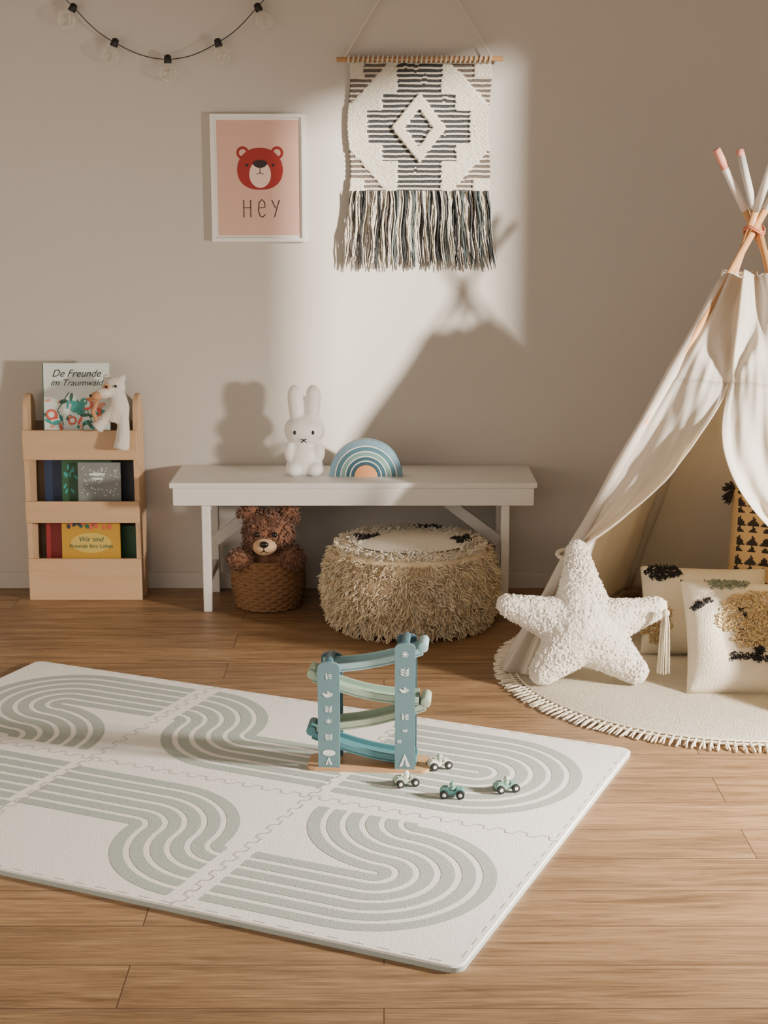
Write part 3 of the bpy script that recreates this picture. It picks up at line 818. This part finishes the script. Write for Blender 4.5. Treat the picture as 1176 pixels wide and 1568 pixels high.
# ------------------------------------------------------------------ star pillow
e=empty('star_pillow'); bou=pbr('boucle_white',C(242,234,220),.98,sheen=.5,bump=.8,bs=110)
mb=MB(); Cc=Vector((.565,.165))
tips=[((.548,.378),.030,.100),((.350,.228),.034,.088),((.772,.222),.032,.088),((.447,.052),.040,.100),((.708,.052),.038,.100)]
def yl(z): return 4.095+.33*z
for (tx,tz),rt,rc0 in tips:
    for k in range(12):
        t=k/11; x=Cc.x+(tx-Cc.x)*t; z=Cc.y+(tz-Cc.y)*t
        r_=rc0*(1-t)**1.1+rt*(1-(1-t)**1.1)
        mb.sph((x,yl(z),z),(r_,r_*.62+.012,r_),bou,seg=16,ring=10)
o=mb.obj('boucle_body',parent=e); remesh(o,.005,8,disp=.009,dscale=.011,disp2=.008,dscale2=.05)
mb=MB(); random.seed(31)
for i in range(8000):
    (tx,tz),rt,rc0=random.choice(tips); t=R()
    r_=(rc0*(1-t)**1.1+rt*(1-(1-t)**1.1))*.97
    a=U(0,6.283); zz=U(-1,1); q=math.sqrt(1-zz*zz); n=Vector((q*math.cos(a),-abs(q*math.sin(a)),zz))
    x=Cc.x+(tx-Cc.x)*t; z=Cc.y+(tz-Cc.y)*t
    p=Vector((x+n.x*r_,yl(z)+n.y*(r_*.62+.011),z+n.z*r_))
    if p.z<.018: continue
    mb.sph(p,U(.003,.0048),bou,seg=6,ring=4)
mb.obj('boucle_loops',parent=e,fixn=False)

# ------------------------------------------------------------------ cushions
def cushion(name,M,w,h,t,matfn,nu=40,base=None):
    e=empty(name); mb=MB()
    for sg in(1,-1):
        def f(u,v,sg=sg):
            a=u*2-1;b=v*2-1
            x=w/2*a*(1-.05*(1-b*b)*abs(a)**3); z=h/2*b*(1-.05*(1-a*a)*abs(b)**3)
            th=t/2*((1-a**4)*(1-b**4))**.55
            th*=1+.12*noise.noise(Vector((a*2,b*2,t)))
            return M@Vector((x,-sg*th,z))
        mb.grid(f,nu,nu,base,matfn=(matfn if sg==1 else None))
    mb.obj('cover',parent=e,merge=True)
    return e
cc=pbr('cushion_cream',C(232,222,200),.95,bump=.5,bs=220); cs=pbr('cushion_sage',C(148,156,136),.95,bump=.5,bs=220); cb=pbr('cushion_black',C(50,46,44),.95,bump=.5,bs=220); tan=pbr('cushion_tan',C(208,176,128),.95,bump=.4,bs=220)
def tuft(mb,M,w,h,t,inside,n,mats,length=.012,r=.0033):
    nn=(M.to_3x3()@Vector((0,-1,0)))
    for i in range(n):
        a=U(-1,1);b=U(-1,1)
        j=.10*noise.noise(Vector((a*5,b*5,1)))
        if not inside(a+j,b+j): continue
        th=t/2*((1-a**4)*(1-b**4))**.55
        lock(mb,M@Vector((w/2*a*.98,-th,h/2*b*.98)),nn+Vector((U(-.6,.6),U(-.6,.6),U(-.6,.6))),length,r,random.choice(mats),curl=.005,k=3,grav=.3,nseg=4,tip=.5)
Mf=Matrix.Translation((1.065,4.15,.135))@Matrix.Rotation(.05,4,'Y')@Matrix.Rotation(-.70,4,'X')
e=cushion('lion_cushion',Mf,.44,.35,.14,lambda u,v:cc,nu=40,base=cc)
mb=MB(); random.seed(13)
curlm=pbr('curl_wheat',C(222,198,152),.95); curl2=pbr('curl_straw',C(208,180,130),.95)
ell=lambda cx,cz,rx_,rz_: (lambda a,b: ((a-cx)/rx_)**2+((b-cz)/rz_)**2<1)
face=ell(-.12,.18,.50,.50); eyel=ell(-.28,.30,.055,.08); eyer=ell(.10,.30,.055,.08)
tuft(mb,Mf,.44,.35,.14,lambda a,b:face(a,b) and not eyel(a,b) and not eyer(a,b),5200,[curlm,curlm,curl2])
tuft(mb,Mf,.44,.35,.14,lambda a,b:eyel(a,b) or eyer(a,b),4200,[dark],.014)
tuft(mb,Mf,.44,.35,.14,lambda a,b:(-.48<a<.35 and abs(b+.50)<.055) or (abs(a+.12)<.05 and -.55<b<-.33),6000,[dark],.013)
tuft(mb,Mf,.44,.35,.14,lambda a,b:-.93<a<-.68 and abs(b-.45-.5*(a+.8))<.05,6000,[dark],.010)
tuft(mb,Mf,.44,.35,.14,ell(-.42,.90,.28,.2),3600,[cs],.008,.0035)
mb.obj('tufted_face',parent=e,fixn=False)
Ml=Matrix.Translation((.965,4.45,.130))@Matrix.Rotation(-.1,4,'Z')@Matrix.Rotation(-.5,4,'X')
e=cushion('spotted_cushion',Ml,.38,.28,.12,lambda u,v:cc,base=cc)
mb=MB()
tuft(mb,Ml,.38,.28,.12,ell(-.65,.85,.28,.22),4200,[dark],.010)
tuft(mb,Ml,.38,.28,.12,ell(-.75,-.35,.22,.4),3200,[curl2,tan],.010)
for i in range(34):
    a=U(0,6.28);r_=.013*math.sqrt(R())
    mb.tube([(.785+r_*.4*math.cos(a),4.10+r_*.4*math.sin(a),.225),(.785+r_*math.cos(a),4.10+r_*math.sin(a),.19),(.785+r_*1.5*math.cos(a),4.10+r_*1.5*math.sin(a),.05)],.002,cc,n=4)
mb.sph((.785,4.10,.225),.011,cc)
mb.obj('tassel',parent=e,fixn=False)
Mc=Matrix.Translation((1.27,4.60,.25))@Matrix.Rotation(-.05,4,'Z')@Matrix.Rotation(.1,4,'Y')@Matrix.Rotation(-.28,4,'X')
def mc(u,v):
    a=u*2-1;b=v*2-1
    if abs(a)>.93 or abs(b)>.95: return tan
    r=int((b+1)*7); fr_=((b+1)*7)%1; x=((a+1)*5)%1
    tri=abs(x-.5)*2
    return cb if tri<1-fr_ and (r%2==0 or fr_>.3) else tan
e=cushion('geometric_cushion',Mc,.42,.42,.13,mc,nu=84,base=tan)
mb=MB()
for sx in(-1,1):
    c0=Mc@Vector((sx*.2,0,.2))
    for i in range(60):
        d=Vector((sx*U(.2,1),U(-.5,.5),U(-.9,.9))).normalized()*U(.03,.045)
        mb.tube([c0,c0+d*.6,c0+d+Vector((0,0,-.01))],.0025,dark,n=4)
mb.obj('tassels',parent=e,fixn=False)

# ------------------------------------------------------------------ lights
w=bpy.data.worlds.new('World'); bpy.context.scene.world=w; w.use_nodes=True
bg=w.node_tree.nodes['Background']; bg.inputs[0].default_value=(.94,.97,1,1); bg.inputs[1].default_value=.40
def light(kind,name,loc,target,energy,color,size=None,sizey=None,angle=None,spread=None):
    l=bpy.data.lights.new(name,kind); l.energy=energy; l.color=color
    if kind=='AREA':
        l.shape='RECTANGLE'; l.size=size; l.size_y=sizey or size
        if spread: l.spread=spread
    if angle is not None: l.angle=angle
    o=bpy.data.objects.new(name,l); bpy.context.collection.objects.link(o); o.location=loc
    d=(Vector(target)-Vector(loc)); o.rotation_euler=d.to_track_quat('-Z','Y').to_euler(); return o
light('SUN','sun',(5,0,3),(5-.79,.77,3-.235),13.5,(1,.91,.80),angle=math.radians(2.6))
light('AREA','key_softbox',(2.3,2.90,.85),(.35,3.15,.0),86,(1,.90,.79),.22,.22,spread=math.radians(105))
light('AREA','fill_softbox',(-.6,-1.0,2.3),(0,4.2,.7),12,(1,.97,.94),1.6,1.2)

cam=bpy.data.cameras.new('camera'); co=bpy.data.objects.new('camera',cam); bpy.context.collection.objects.link(co)
cam.sensor_fit='VERTICAL'; cam.sensor_height=36; cam.sensor_width=27; cam.lens=3300/2212*36
co.location=(0,0,1.39); co.rotation_euler=(math.pi/2-math.atan(706/3300),0,0)
bpy.context.scene.camera=co
